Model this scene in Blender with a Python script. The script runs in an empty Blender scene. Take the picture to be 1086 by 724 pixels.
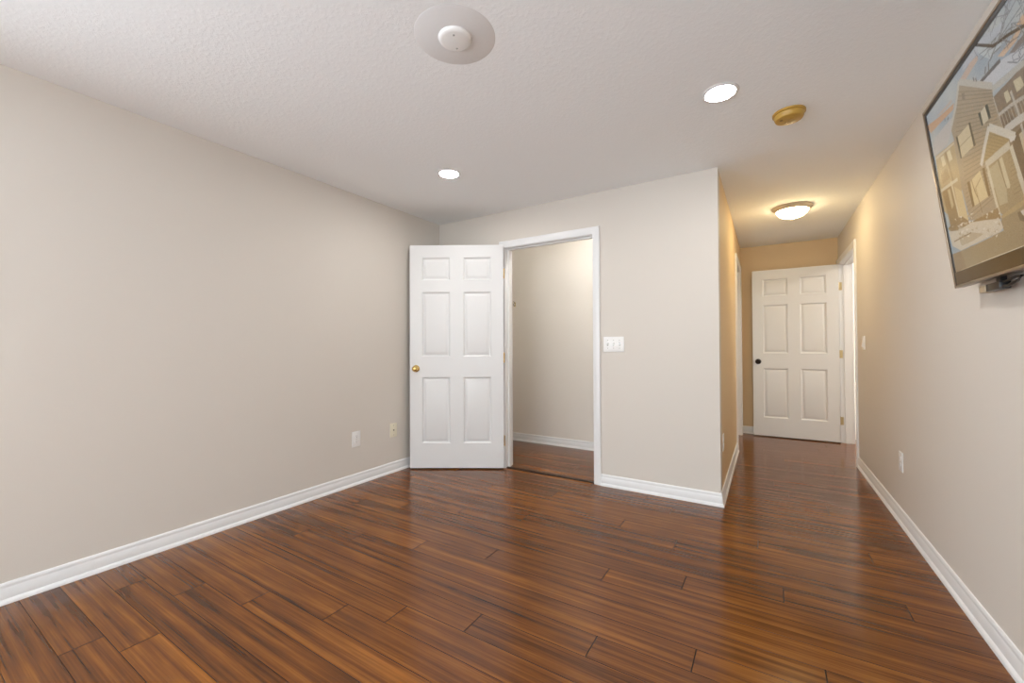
import bpy, bmesh, math, random
from mathutils import Vector, Matrix

C = bpy.context.scene
COL = C.collection
PI = math.pi
R = math.radians

# ------------------------------------------------------------------ camera, world, exposure
cam_d = bpy.data.cameras.new('camera')
cam = bpy.data.objects.new('camera', cam_d)
COL.objects.link(cam)
cam_d.sensor_fit = 'HORIZONTAL'
cam_d.sensor_width = 36.0
cam_d.lens = 438.1055 / 1086 * 36.0
cam_d.clip_start = 0.02
CAM_H = 1.1125
_y, _t, _r = R(31.6969), R(0.702), R(-0.2495)
_F = Vector((-math.sin(_y) * math.cos(_t), math.cos(_y) * math.cos(_t), math.sin(_t)))
_R = Vector((math.cos(_y), math.sin(_y), 0))
_U = _R.cross(_F)
_R2 = _R * math.cos(_r) + _U * math.sin(_r)
_U2 = _U * math.cos(_r) - _R * math.sin(_r)
cam.matrix_world = Matrix(((_R2.x, _U2.x, -_F.x, 0), (_R2.y, _U2.y, -_F.y, 0), (_R2.z, _U2.z, -_F.z, CAM_H), (0, 0, 0, 1)))
C.camera = cam

SKY = 9.6           # daylight outside the added, unseen windows
CAN = 156.0          # recessed ceiling lights
HALL = 37.0          # flush hall light
CLOSET = 400.0        # closet bulb
BATH = 125.0          # light in the room off the hall
EXPOSURE = 0.23
CAN_COL = (1.03, 1.0, 0.955)
HALL_COL = (1.0, 0.775, 0.42)
CLOSET_COL = (1.0, 0.97, 0.91)

C.view_settings.view_transform = 'Standard'
C.view_settings.look = 'None'
C.view_settings.gamma = 1.0
C.view_settings.use_curve_mapping = False
C.view_settings.exposure = EXPOSURE
C.cycles.max_bounces = 10
C.cycles.diffuse_bounces = 6
C.cycles.sample_clamp_indirect = 6.0

w = bpy.data.worlds.new('daylight')
C.world = w
w.use_nodes = True
bg = w.node_tree.nodes['Background']
bg.inputs[1].default_value = SKY
_n, _l = w.node_tree.nodes, w.node_tree.links
_tc = _n.new('ShaderNodeTexCoord')
_sp = _n.new('ShaderNodeSeparateXYZ')
_cr = _n.new('ShaderNodeValToRGB')
_mr = _n.new('ShaderNodeMapRange')
_mr.inputs['From Min'].default_value = -1.0
_l.new(_tc.outputs['Generated'], _sp.inputs[0])
_l.new(_sp.outputs[2], _mr.inputs[0])
_l.new(_mr.outputs[0], _cr.inputs[0])
_l.new(_cr.outputs[0], bg.inputs[0])
_e = _cr.color_ramp.elements          # bright lower half added to light the ceiling, dimmer sky above
_e[0].position, _e[0].color = 0.49, (1.09, 1.20, 1.31, 1)
_e[1].position, _e[1].color = 0.51, (0.93, 1.015, 1.08, 1)

# ------------------------------------------------------------------ the room's measures
XL, XR, YB, XH, YF, HC = -2.8494, 0.7076, 3.2054, -0.2827, 6.05, 2.3609
YR = -2.60           # rear wall, behind the camera
T = 0.115            # wall thickness
YC = 4.2205          # closet back wall
CX0, CX1, CZ = -2.051, -1.200, 2.0245     # closet doorway (casing's inner edges)
RY0, RY1, RZ = 4.960, 5.985, 2.035        # doorway in the right wall
LY0, LY1 = 5.03, 5.87                     # doorway in the hall's left wall


# ------------------------------------------------------------------ helpers
def nodes_of(m):
    return m.node_tree.nodes, m.node_tree.links


def mat(name, color, rough=0.5, metal=0.0, spec=0.5, emit=None, strength=0.0, coat=0.0):
    m = bpy.data.materials.new(name)
    m.use_nodes = True
    b = m.node_tree.nodes['Principled BSDF']
    b.inputs['Base Color'].default_value = (*color, 1)
    b.inputs['Roughness'].default_value = rough
    b.inputs['Metallic'].default_value = metal
    b.inputs['Specular IOR Level'].default_value = spec
    b.inputs['Coat Weight'].default_value = coat
    if emit:
        b.inputs['Emission Color'].default_value = (*emit, 1)
        b.inputs['Emission Strength'].default_value = strength
    return m


def add_bump(m, scale, strength, dist, detail=3.0, rough=0.5, stretch=None, ramp=None, tint=0.0):
    n, l = nodes_of(m)
    b = n['Principled BSDF']
    tc = n.new('ShaderNodeTexCoord')
    nz = n.new('ShaderNodeTexNoise')
    nz.inputs['Scale'].default_value = scale
    nz.inputs['Detail'].default_value = detail
    nz.inputs['Roughness'].default_value = rough
    src = tc.outputs['Object']
    if stretch:
        mp = n.new('ShaderNodeMapping')
        mp.inputs['Scale'].default_value = stretch
        l.new(src, mp.inputs[0])
        src = mp.outputs[0]
    l.new(src, nz.inputs['Vector'])
    out = nz.outputs['Fac']
    if ramp:
        cr = n.new('ShaderNodeValToRGB')
        cr.color_ramp.elements[0].position = ramp[0]
        cr.color_ramp.elements[1].position = ramp[1]
        l.new(out, cr.inputs[0])
        out = cr.outputs[0]
    bp = n.new('ShaderNodeBump')
    bp.inputs['Strength'].default_value = strength
    bp.inputs['Distance'].default_value = dist
    l.new(out, bp.inputs['Height'])
    l.new(bp.outputs[0], b.inputs['Normal'])
    return m


class MB:
    """collects shapes and links them as ONE mesh object"""

    def __init__(self):
        self.bm = bmesh.new()

    def face(self, pts, flip=False):
        vs = [self.bm.verts.new(p) for p in pts]
        if flip:
            vs.reverse()
        return self.bm.faces.new(vs)

    def box(self, x0, x1, y0, y1, z0, z1, bevel=0.0, seg=2):
        r = bmesh.ops.create_cube(self.bm, size=1.0)
        vs = r['verts']
        for v in vs:
            v.co = Vector(((x0 + x1) / 2 + v.co.x * (x1 - x0), (y0 + y1) / 2 + v.co.y * (y1 - y0), (z0 + z1) / 2 + v.co.z * (z1 - z0)))
        if bevel:
            es = list({e for v in vs for e in v.link_edges})
            bmesh.ops.bevel(self.bm, geom=es, offset=bevel, segments=seg, affect='EDGES', profile=0.5)
        return self

    def lathe(self, prof, seg=48, axis='Z', center=(0, 0, 0), sx=1.0, sy=1.0):
        """prof: (radius, height) pairs; closed with caps where the radius is 0"""
        rings = []
        c = Vector(center)

        def put(r, a, h):
            x, y = r * math.cos(a) * sx, r * math.sin(a) * sy
            if axis == 'Z':
                return c + Vector((x, y, h))
            if axis == 'Y':
                return c + Vector((x, h, y))
            return c + Vector((h, x, y))
        for r, h in prof:
            if r < 1e-7:
                rings.append([self.bm.verts.new(put(0, 0, h))])
            else:
                rings.append([self.bm.verts.new(put(r, 2 * PI * k / seg, h)) for k in range(seg)])
        for a, b in zip(rings, rings[1:]):
            for k in range(seg):
                k2 = (k + 1) % seg
                if len(a) == 1 and len(b) == 1:
                    continue
                if len(a) == 1:
                    self.bm.faces.new((a[0], b[k], b[k2]))
                elif len(b) == 1:
                    self.bm.faces.new((a[k], a[k2], b[0]))
                else:
                    self.bm.faces.new((a[k], a[k2], b[k2], b[k]))
        return self

    def prism(self, loop, p0, p1, u, v, m0=0.0, m1=0.0):
        """sweep a closed 2D loop (a along u, b along v) from p0 to p1; m0/m1 slide the ends by a*m (mitres)"""
        p0, p1, u, v = Vector(p0), Vector(p1), Vector(u), Vector(v)
        d = (p1 - p0).normalized()
        A = [self.bm.verts.new(p0 + u * a + v * b + d * (a * m0)) for a, b in loop]
        B = [self.bm.verts.new(p1 + u * a + v * b + d * (a * m1)) for a, b in loop]
        n = len(loop)
        for k in range(n):
            self.bm.faces.new((A[k], A[(k + 1) % n], B[(k + 1) % n], B[k]))
        self.bm.faces.new(A[::-1])
        self.bm.faces.new(B)
        return self

    def tube(self, pts, r, seg=10):
        pts = [Vector(p) for p in pts]
        rings = []
        for i, p in enumerate(pts):
            d = (pts[min(i + 1, len(pts) - 1)] - pts[max(i - 1, 0)]).normalized()
            a = d.orthogonal().normalized() if i == 0 else (a - d * a.dot(d)).normalized()
            b = d.cross(a)
            rings.append([self.bm.verts.new(p + (a * math.cos(2 * PI * k / seg) + b * math.sin(2 * PI * k / seg)) * r) for k in range(seg)])
        for x, y in zip(rings, rings[1:]):
            for k in range(seg):
                self.bm.faces.new((x[k], x[(k + 1) % seg], y[(k + 1) % seg], y[k]))
        self.bm.faces.new(rings[0][::-1])
        self.bm.faces.new(rings[-1])
        return self

    def build(self, name, material, parent=None, smooth=None, loc=None):
        bmesh.ops.recalc_face_normals(self.bm, faces=self.bm.faces[:])
        me = bpy.data.meshes.new(name)
        self.bm.to_mesh(me)
        self.bm.free()
        me.materials.append(material)
        if smooth is not None:
            for p in me.polygons:
                p.use_smooth = True
            me.set_sharp_from_angle(angle=R(smooth))
        o = bpy.data.objects.new(name, me)
        COL.objects.link(o)
        if parent:
            o.parent = parent
        if loc:
            o.location = loc
        return o


def tag(o, label, cat, group=None, kind=None):
    o['label'] = label
    o['category'] = cat
    if group:
        o['group'] = group
    if kind:
        o['kind'] = kind
    return o


def empty(name, loc, rz=0.0):
    o = bpy.data.objects.new(name, None)
    COL.objects.link(o)
    o.location = loc
    o.rotation_euler = (0, 0, rz)
    o.empty_display_size = 0.05
    return o


def copy_tree(o, parent=None):
    c = o.copy()
    COL.objects.link(c)
    if parent:
        c.parent = parent
    for ch in [x for x in bpy.data.objects if x.parent == o]:
        copy_tree(ch, c)
    return c


# ------------------------------------------------------------------ materials
M = {}
M['wall'] = add_bump(mat('wall_paint', (0.697, 0.655, 0.600), 0.62, spec=0.3), 220, 0.12, 0.002)
M['hall_wall'] = add_bump(mat('tan_hall_wall', (0.74, 0.575, 0.36), 0.62, spec=0.3), 220, 0.12, 0.002)  # tan base colour for the far and left walls of the hall
M['closet_wall'] = add_bump(mat('closet_paint', (0.80, 0.765, 0.71), 0.6, spec=0.3), 220, 0.12, 0.002)
M['ceiling'] = add_bump(mat('ceiling_texture_paint', (0.92, 0.95, 0.97), 0.8, spec=0.2), 60, 0.16, 0.004, detail=5, rough=0.6, ramp=(0.45, 0.68))
M['patch'] = add_bump(mat('ceiling_smooth_paint', (0.79, 0.795, 0.80), 0.6, spec=0.3), 60, 0.15, 0.002)
M['white'] = mat('white_trim_paint', (0.82, 0.83, 0.84), 0.35)
M['door'] = add_bump(mat('white_door_paint', (0.77, 0.78, 0.785), 0.38), 40, 0.05, 0.001, stretch=(1.0, 1.0, 0.12))
M['brass'] = mat('brass', (0.72, 0.50, 0.18), 0.24, metal=1.0)
M['old_brass'] = mat('aged_brass', (0.62, 0.50, 0.28), 0.35, metal=1.0)
M['bronze'] = mat('dark_bronze', (0.022, 0.017, 0.015), 0.3, metal=0.6)
M['plastic'] = mat('white_plastic', (0.86, 0.86, 0.85), 0.3)
M['ivory'] = mat('ivory_plastic', (0.80, 0.75, 0.60), 0.35)
M['slot'] = mat('dark_slot', (0.03, 0.03, 0.03), 0.5)
M['screw'] = mat('screw_steel', (0.45, 0.44, 0.42), 0.35, metal=1.0)
M['yellowed'] = mat('yellowed_plastic', (0.50, 0.30, 0.055), 0.38)
M['yellowed_dark'] = mat('brown_plastic', (0.20, 0.11, 0.03), 0.5)
M['black'] = mat('black_plastic', (0.012, 0.012, 0.013), 0.35)
M['black_gloss'] = mat('glossy_dark_bezel', (0.035, 0.022, 0.010), 0.16)
M['bronze_frame'] = mat('brushed_bronze_frame', (0.30, 0.235, 0.17), 0.3, metal=0.75)
M['tan'] = mat('tan_plastic', (0.42, 0.33, 0.22), 0.4)
M['nickel'] = mat('beige_metal', (0.62, 0.54, 0.44), 0.42, metal=0.3)
M['seam'] = mat('floor_seam', (0.012, 0.006, 0.004), 0.6)
M['can'] = mat('light_diffuser', (0.9, 0.9, 0.9), 0.5, emit=CAN_COL, strength=CAN)
M['dome'] = mat('frosted_glass_lit', (0.9, 0.88, 0.84), 0.3, emit=HALL_COL, strength=HALL)
M['closet_bulb'] = mat('closet_bulb_lit', (0.9, 0.9, 0.9), 0.5, emit=CLOSET_COL, strength=CLOSET)
M['bath_bulb'] = mat('room_light_lit', (0.9, 0.9, 0.9), 0.5, emit=(1.0, 0.92, 0.82), strength=BATH)


def floor_material():
    m = bpy.data.materials.new('bamboo_planks')
    m.use_nodes = True
    n, l = nodes_of(m)
    b = n['Principled BSDF']
    tc = n.new('ShaderNodeTexCoord')
    at = n.new('ShaderNodeAttribute')
    at.attribute_name = 'plank'
    sep = n.new('ShaderNodeSeparateColor')
    l.new(at.outputs['Color'], sep.inputs[0])
    off = n.new('ShaderNodeVectorMath')
    off.operation = 'MULTIPLY_ADD'
    l.new(at.outputs['Color'], off.inputs[0])
    off.inputs[1].default_value = (17, 9, 5)
    l.new(tc.outputs['Object'], off.inputs[2])

    def streak(scale, sx, sy, detail, rough=0.55, dist=0.0):
        mp = n.new('ShaderNodeMapping')
        mp.inputs['Scale'].default_value = (sx, sy, 1)
        l.new(off.outputs[0], mp.inputs[0])
        z = n.new('ShaderNodeTexNoise')
        z.inputs['Scale'].default_value = scale
        z.inputs['Detail'].default_value = detail
        z.inputs['Roughness'].default_value = rough
        z.inputs['Distortion'].default_value = dist
        l.new(mp.outputs[0], z.inputs['Vector'])
        return z.outputs['Fac']
    s1 = streak(1.0, 0.8, 36, 5, 0.55, 0.2)      # broad fibres
    s2 = streak(1.0, 3.5, 170, 3, 0.5)             # fine fibres
    s3 = streak(1.0, 3.0, 7.0, 3, 0.5)           # cloudy tone
    a1 = n.new('ShaderNodeMath'); a1.operation = 'MULTIPLY_ADD'
    l.new(s2, a1.inputs[0]); a1.inputs[1].default_value = 0.42; l.new(s1, a1.inputs[2])
    a2 = n.new('ShaderNodeMath'); a2.operation = 'MULTIPLY_ADD'
    l.new(s3, a2.inputs[0]); a2.inputs[1].default_value = 0.35; l.new(a1.outputs[0], a2.inputs[2])
    a3 = n.new('ShaderNodeMath'); a3.operation = 'MULTIPLY_ADD'
    l.new(sep.outputs[0], a3.inputs[0]); a3.inputs[1].default_value = 0.13; l.new(a2.outputs[0], a3.inputs[2])
    mr = n.new('ShaderNodeMapRange')
    mr.inputs['From Min'].default_value = 0.68
    mr.inputs['From Max'].default_value = 1.27
    l.new(a3.outputs[0], mr.inputs['Value'])
    cr = n.new('ShaderNodeValToRGB')
    e = cr.color_ramp.elements
    e[0].position = 0.0; e[0].color = FLOOR_DARK
    e[1].position = 1.0; e[1].color = FLOOR_LIGHT
    k = e.new(0.5); k.color = FLOOR_MID
    l.new(mr.outputs[0], cr.inputs[0])
    l.new(cr.outputs[0], b.inputs['Base Color'])
    rr = n.new('ShaderNodeMapRange')
    rr.inputs['To Min'].default_value = 0.12
    rr.inputs['To Max'].default_value = 0.22
    l.new(s1, rr.inputs['Value'])
    l.new(rr.outputs[0], b.inputs['Roughness'])
    b.inputs['Specular IOR Level'].default_value = 0.42
    bp = n.new('ShaderNodeBump')
    bp.inputs['Strength'].default_value = 0.10
    bp.inputs['Distance'].default_value = 0.002
    l.new(s1, bp.inputs['Height'])
    l.new(bp.outputs[0], b.inputs['Normal'])
    return m


FLOOR_DARK = (0.050, 0.0140, 0.0030, 1)
FLOOR_MID = (0.160, 0.0505, 0.0068, 1)
FLOOR_LIGHT = (0.31, 0.110, 0.0155, 1)
M['floor'] = floor_material()

# ------------------------------------------------------------------ floor: planks run across the room
def build_floor():
    rnd = random.Random(11)
    mb = MB()
    lay = mb.bm.loops.layers.float_color.new('plank')
    P0, PW = 0.4164, 0.1237
    seen = {2: [-2.56], 0: [-2.194], 3: [-2.275], 4: [-1.945], 10: [-1.67, .158], 11: [-1.267], 7: [-1.02], 8: [-.566],
            9: [-.232], 12: [-.683], 13: [-.344], 16: [-2.277, -.45], 20: [-.561], 17: [-.785], 14: [-1.779, .051],
            18: [-.055], 19: [-1.373, .45], 15: [-1.351, .492], 25: [.335], 26: [.125], 28: [.036], 5: [-1.555],
            6: [-1.327], 36: [.032, ], 32: [.154], 37: [.314], 40: [.453]}
    G = 0.0010
    S = 0.0005

    def plank(x0, x1, y0, y1):
        c = (rnd.random(), rnd.random(), rnd.random(), 1)
        g = G
        e = 0.0019
        top = [(x0 + e, y0 + g), (x1 - e, y0 + g), (x1 - e, y1 - g), (x0 + e, y1 - g)]
        low = [(x0 + S, y0 + S), (x1 - S, y0 + S), (x1 - S, y1 - S), (x0 + S, y1 - S)]
        vt = [mb.bm.verts.new((x, y, 0.0)) for x, y in top]
        vl = [mb.bm.verts.new((x, y, -0.0024)) for x, y in low]
        fs = [mb.bm.faces.new(vt)]
        for k in range(4):
            k2 = (k + 1) % 4
            f_ = mb.bm.faces.new((vl[k], vl[k2], vt[k2], vt[k]))
            f_.material_index = 1
            fs.append(f_)
        for f in fs:
            for lp in f.loops:
                lp[lay] = c
    k = -26
    while P0 + k * PW < YF + 0.1:
        y0, y1 = P0 + k * PW, P0 + (k + 1) * PW
        if y1 > YR - 0.01:
            xa, xb = XL - 0.05, (XR + 0.05 if y1 < RY0 - 0.2 else XR + 2.2)
            js = list(seen.get(k, []))
            if not js:
                js = [xa + rnd.uniform(0.2, 1.7)]
            x = min(js)
            while x - 1.83 > xa + 0.1:
                x -= 1.83
                js.append(x)
            x = max(js)
            while x + 1.83 < xb - 0.1:
                x += 1.83
                js.append(x)
            xs = [xa] + sorted(j for j in js if xa + .05 < j < xb - .05) + [xb]
            for a, b in zip(xs, xs[1:]):
                # the strip lying under the closet doorway is cut at the threshold
                if y0 < 3.222 < y1 and a < CX1 and b > CX0:
                    plank(max(a, CX0), min(b, CX1), y0, 3.2125)
                    plank(max(a, CX0), min(b, CX1), 3.2375, y1)
                    if a < CX0:
                        plank(a, CX0, y0, y1)
                    if b > CX1:
                        plank(CX1, b, y0, y1)
                else:
                    plank(a, b, y0, y1)
        k += 1
    fl = mb.build('floor', M['floor'])
    fl.data.materials.append(M['seam'])
    tag(fl, 'glossy dark brown bamboo plank floor of the room and hall', 'floor', kind='structure')
    sub = MB().box(XL - 0.2, XR + 2.4, YR - 0.2, YF + 0.25, -0.08, -0.0024).build('subfloor', M['seam'], fl)
    return fl


build_floor()

# ------------------------------------------------------------------ ceiling
ceil = MB().box(XL - 0.2, XR + 2.4, YR - 0.2, YF + 0.25, HC, HC + 0.1).build('ceiling', M['ceiling'])
tag(ceil, 'off-white textured ceiling over the room and hall', 'ceiling', kind='structure')
patch = MB().lathe([(0, -0.0015), (0.158, -0.0015), (0.162, 0.0)], 64).build('smooth_patch', M['patch'], ceil, 30, loc=(-1.058, 1.287, HC))
patch['label'] = 'smooth untextured circle around the white cover plate'


# ------------------------------------------------------------------ walls
def wall(name, boxes, material, label):
    mb = MB()
    for b in boxes:
        mb.box(*b)
    return tag(mb.build(name, material), label, 'wall', kind='structure')


LW0, LW1, WZ0, WZ1 = -2.45, -0.60, 0.55, 2.05      # unseen window added in the left wall to brighten the right wall
wall('wall_left', [(XL - T, XL, YR, LW0, 0, HC), (XL - T, XL, LW1, YB, 0, HC), (XL - T, XL, LW0, LW1, 0, WZ0), (XL - T, XL, LW0, LW1, WZ1, HC)], M['wall'], 'long plain greige wall on the left with two low wall plates')
JG = 0.018   # jamb board
wall('wall_back', [(XL, CX0 - JG, YB, YB + T, 0, HC), (CX1 + JG, XH, YB, YB + T, 0, HC), (CX0 - JG, CX1 + JG, YB, YB + T, CZ + JG, HC)],
     M['wall'], 'greige wall around the closet doorway, with the triple switch')
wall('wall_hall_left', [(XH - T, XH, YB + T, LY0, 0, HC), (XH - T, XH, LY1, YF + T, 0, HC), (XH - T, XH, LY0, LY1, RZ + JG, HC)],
     M['hall_wall'], 'narrow tan left wall of the hall past the corner')
wall('wall_right', [(XR, XR + T, YR, RY0 - JG, 0, HC), (XR, XR + T, RY1 + JG, YF + T, 0, HC), (XR, XR + T, RY0 - JG, RY1 + JG, RZ + JG, HC)],
     M['wall'], 'long greige wall on the right carrying the television')
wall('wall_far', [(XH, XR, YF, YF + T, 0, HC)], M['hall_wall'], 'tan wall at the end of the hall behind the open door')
wall('wall_closet_back', [(XL, XH - T, YC, YC + T, 0, HC)], M['closet_wall'], 'cream wall seen through the closet doorway')
wall('wall_closet_side', [(XL - T, XL, YB, YC + T, 0, HC)], M['closet_wall'], 'cream side wall of the closet')
wall('wall_side_room', [(XR + T, XR + 2.2, RY0 - 0.6 - T, RY0 - 0.6, 0, HC), (XR + 2.2, XR + 2.2 + T, RY0 - 0.6 - T, YF + 0.2 + T, 0, HC), (XR + T, XR + 2.2, YF + 0.2, YF + 0.2 + T, 0, HC)],
     M['closet_wall'], 'pale walls of the room behind the hall doorway')
# rear wall with an unseen window added behind the camera for brightness
RW0, RW1 = -0.95, 0.10
wall('wall_rear', [(XL, RW0, YR - T, YR, 0, HC), (RW1, XR, YR - T, YR, 0, HC), (RW0, RW1, YR - T, YR, 0, WZ0), (RW0, RW1, YR - T, YR, WZ1, HC)],
     M['wall'], 'greige wall with an added window at the near end of the room')


def window(name, centre, width, rz, label):
    """added sash window in the XZ plane facing +Y, turned by rz; its opening lets the daylight in"""
    a, b, z = -width / 2, width / 2, WZ1 - WZ0
    f = MB()
    f.box(a, a + .04, -.09, -.03, 0, z).box(b - .04, b, -.09, -.03, 0, z)
    f.box(a + .04, b - .04, -.09, -.03, 0, .04).box(a + .04, b - .04, -.09, -.03, z - .04, z)
    f.box(a + .04, b - .04, -.085, -.035, z / 2 - .02, z / 2 + .02)
    o = f.build(name, M['white'], None, None, centre)
    o.rotation_euler = (0, 0, rz)
    tag(o, label, 'window', kind='structure')
    ld = bpy.data.lights.new('window_daylight', 'AREA')
    ld.shape = 'RECTANGLE'
    ld.size, ld.size_y = width, z
    ld.cycles.is_portal = True
    lo = bpy.data.objects.new('window_daylight', ld)
    COL.objects.link(lo)
    d = Vector((math.sin(rz), -math.cos(rz), 0)) * (T + .01)
    lo.location = Vector(centre) + d + Vector((0, 0, z / 2))
    lo.rotation_euler = (R(90), 0, rz)


window('added_window_1', ((RW0 + RW1) / 2, YR, WZ0), RW1 - RW0, 0, 'unseen white sash window added in the rear wall for daylight')
window('added_window_2', (XL, (LW0 + LW1) / 2, WZ0), LW1 - LW0, R(-90), 'unseen white sash window added in the near end of the left wall for daylight')

# ------------------------------------------------------------------ baseboards (board with moulded top and a shoe at the floor)
BB = [(0, 0), (0.022, 0), (0.0215, 0.006), (0.019, 0.013), (0.0135, 0.019), (0.0115, 0.021), (0.0115, 0.062), (0.0095, 0.066),
      (0.0085, 0.072), (0.0095, 0.076), (0.0085, 0.083), (0.005, 0.089), (0, 0.090)]


def baseboard(name, runs, label):
    mb = MB()
    for p0, p1, nrm, m0, m1 in runs:
        mb.prism(BB, (*p0, 0), (*p1, 0), (*nrm, 0), (0, 0, 1), m0, m1)
    return tag(mb.build(name, M['white'], None, 40), label, 'baseboard', kind='structure')


CAS = 0.058
baseboard('baseboard_left', [((XL, YR), (XL, YB), (1, 0), 1, -1)], 'white baseboard along the long left wall')
baseboard('baseboard_back', [((XL, YB), (CX0 - CAS, YB), (0, -1), 1, 0), ((CX1 + CAS, YB), (XH, YB), (0, -1), 0, 1)], 'white baseboard under the triple switch wall')
baseboard('baseboard_hall_left', [((XH, YB), (XH, LY0 - CAS), (1, 0), -1, 0)], 'white baseboard round the corner along the hall')
baseboard('baseboard_right', [((XR, YR), (XR, RY0 - CAS), (-1, 0), 1, 0)], 'white baseboard along the wall below the television')
baseboard('baseboard_far', [((XH, YF), (XR, YF), (0, -1), 1, -1)], 'short white baseboard beside the half-open hall door')
baseboard('baseboard_closet', [((XL, YC), (XH - T, YC), (0, -1), 1, -1)], 'white baseboard inside the closet')
baseboard('baseboard_rear', [((XL, YR), (XR, YR), (0, 1), 1, -1)], 'white baseboard under the added rear window')

# ------------------------------------------------------------------ door casings and jambs
CP = [(0.0, 0.0), (0.0, 0.009), (0.004, 0.011), (0.018, 0.0125), (0.026, 0.0155), (0.040, 0.0165), (0.054, 0.0165), (0.058, 0.013), (0.058, 0.0)]


def casing(mb, fmap, a0, a1, zt):
    """three mitred mouldings round an opening; fmap(a, z, t) -> world"""
    def ring(a, z, sx, sz):
        return [mb.bm.verts.new(fmap(a + sx * o, z + sz * o, t)) for o, t in CP]
    seq = [ring(a0, 0, -1, 0), ring(a0, zt, -1, 1), ring(a1, zt, 1, 1), ring(a1, 0, 1, 0)]
    for A, B in zip(seq, seq[1:]):
        for k in range(len(CP) - 1):
            mb.bm.faces.new((A[k], A[k + 1], B[k + 1], B[k]))
        mb.bm.faces.new((A[-1], A[0], B[0], B[-1]))
    mb.bm.faces.new(seq[0]); mb.bm.faces.new(seq[-1][::-1])


def doorway(name, fmap, a0, a1, zt, label, stop_t, both=True):
    """jamb boards + stops + casings; t runs out of the wall face, -T is the far face"""
    root = bpy.data.objects.new(name, None)
    COL.objects.link(root)
    tag(root, label, 'door frame', kind='structure')

    def bx(mb, aa, ab, za, zb, ta, tb):
        p, q = fmap(aa, za, ta), fmap(ab, zb, tb)
        mb.box(*[v for k in range(3) for v in sorted((p[k], q[k]))])
    rv = 0.004
    j = MB()
    bx(j, a0 - JG, a0 + rv, 0, zt + JG, -T, 0)
    bx(j, a1 - rv, a1 + JG, 0, zt + JG, -T, 0)
    bx(j, a0 + rv, a1 - rv, zt - rv, zt + JG, -T, 0)
    j.build('jamb', M['white'], root)
    s = MB()
    s0, s1 = stop_t
    bx(s, a0 + rv, a0 + rv + .011, 0, zt - rv, s0, s1)
    bx(s, a1 - rv - .011, a1 - rv, 0, zt - rv, s0, s1)
    bx(s, a0 + rv + .011, a1 - rv - .011, zt - rv - .011, zt - rv, s0, s1)
    s.build('door_stop', M['white'], root)
    c = MB()
    casing(c, fmap, a0, a1, zt)
    c.build('casing', M['white'], root, 30)
    if both:
        c = MB()
        casing(c, lambda a, z, t: fmap(a, z, -T - t), a0, a1, zt)
        c.build('casing', M['white'], root, 30)
    return root


fr_c = doorway('trim_1', lambda a, z, t: (a, YB - t, z), CX0, CX1, CZ, 'white casing and jamb of the closet doorway', (-0.075, -0.040))
fr_r = doorway('trim_2', lambda a, z, t: (XR - t, a, z), RY0, RY1, RZ, 'white casing and jamb in the right wall beside the hall door', (-0.075, -0.040))
fr_l = doorway('trim_3', lambda a, z, t: (XH + t, a, z), LY0, LY1, RZ, 'white casing on the left hall wall seen edge-on', (-0.060, -0.045), both=False)
# strike plate lip on the right hand doorway
MB().box(XR - 0.0125, XR - 0.001, RY0 - 0.001, RY0 + 0.0055, 0.90, 0.96, 0.001, 1).build('strike_plate', M['screw'], fr_r)
MB().box(CX1 - .0062, CX1 - .0030, YB + .012, YB + .036, 0.90, 0.957).build('strike_plate', M['old_brass'], fr_c)
th = MB().box(CX0 + .004, CX1 - .004, 3.2125, 3.2365, -0.0015, 0.0060).build('trim_4', M['seam'])
tag(th, 'dark seam strip in the floor across the closet doorway', 'threshold', kind='structure')


# ------------------------------------------------------------------ six-panel doors
def door_leaf_mesh(w, h, th):
    """leaf from x=-w..0, y=-th..0, z=0..h with six raised panels on both faces"""
    mb = MB()
    f = w / 0.857
    g = h / 2.03
    xs = [-w, -w + .112 * f, -w + .368 * f, -w + .491 * f, -w + .744 * f, 0]
    zt = [0, .225 * g, .825 * g, 1.011 * g, 1.601 * g, 1.709 * g, 1.916 * g, h]

    def side(y, d):
        for i in range(5):
            for k in range(7):
                x0, x1, z0, z1 = xs[i], xs[i + 1], zt[k], zt[k + 1]
                if i in (1, 3) and k in (1, 3, 5):
                    steps = [(0, 0), (.003, .0045), (.009, .0095), (.013, .0110), (.020, .0110), (.038, .0035), (.041, .0028)]
                    rings = []
                    for o, dep in steps:
                        rings.append([(x0 + o, y + d * dep, z0 + o), (x1 - o, y + d * dep, z0 + o), (x1 - o, y + d * dep, z1 - o), (x0 + o, y + d * dep, z1 - o)])
                    for A, B in zip(rings, rings[1:]):
                        for q in range(4):
                            q2 = (q + 1) % 4
                            mb.face([A[q], A[q2], B[q2], B[q]])
                    mb.face(rings[-1])
                else:
                    mb.face([(x0, y, z0), (x1, y, z0), (x1, y, z1), (x0, y, z1)])
    side(-th, 1)
    side(0, -1)
    for k in range(7):
        for x in (-w, 0):
            mb.face([(x, -th, zt[k]), (x, 0, zt[k]), (x, 0, zt[k + 1]), (x, -th, zt[k + 1])])
    for i in range(5):
        for z in (0, h):
            mb.face([(xs[i], -th, z), (xs[i + 1], -th, z), (xs[i + 1], 0, z), (xs[i], 0, z)])
    bmesh.ops.remove_doubles(mb.bm, verts=mb.bm.verts[:], dist=1e-5)
    return mb


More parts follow.
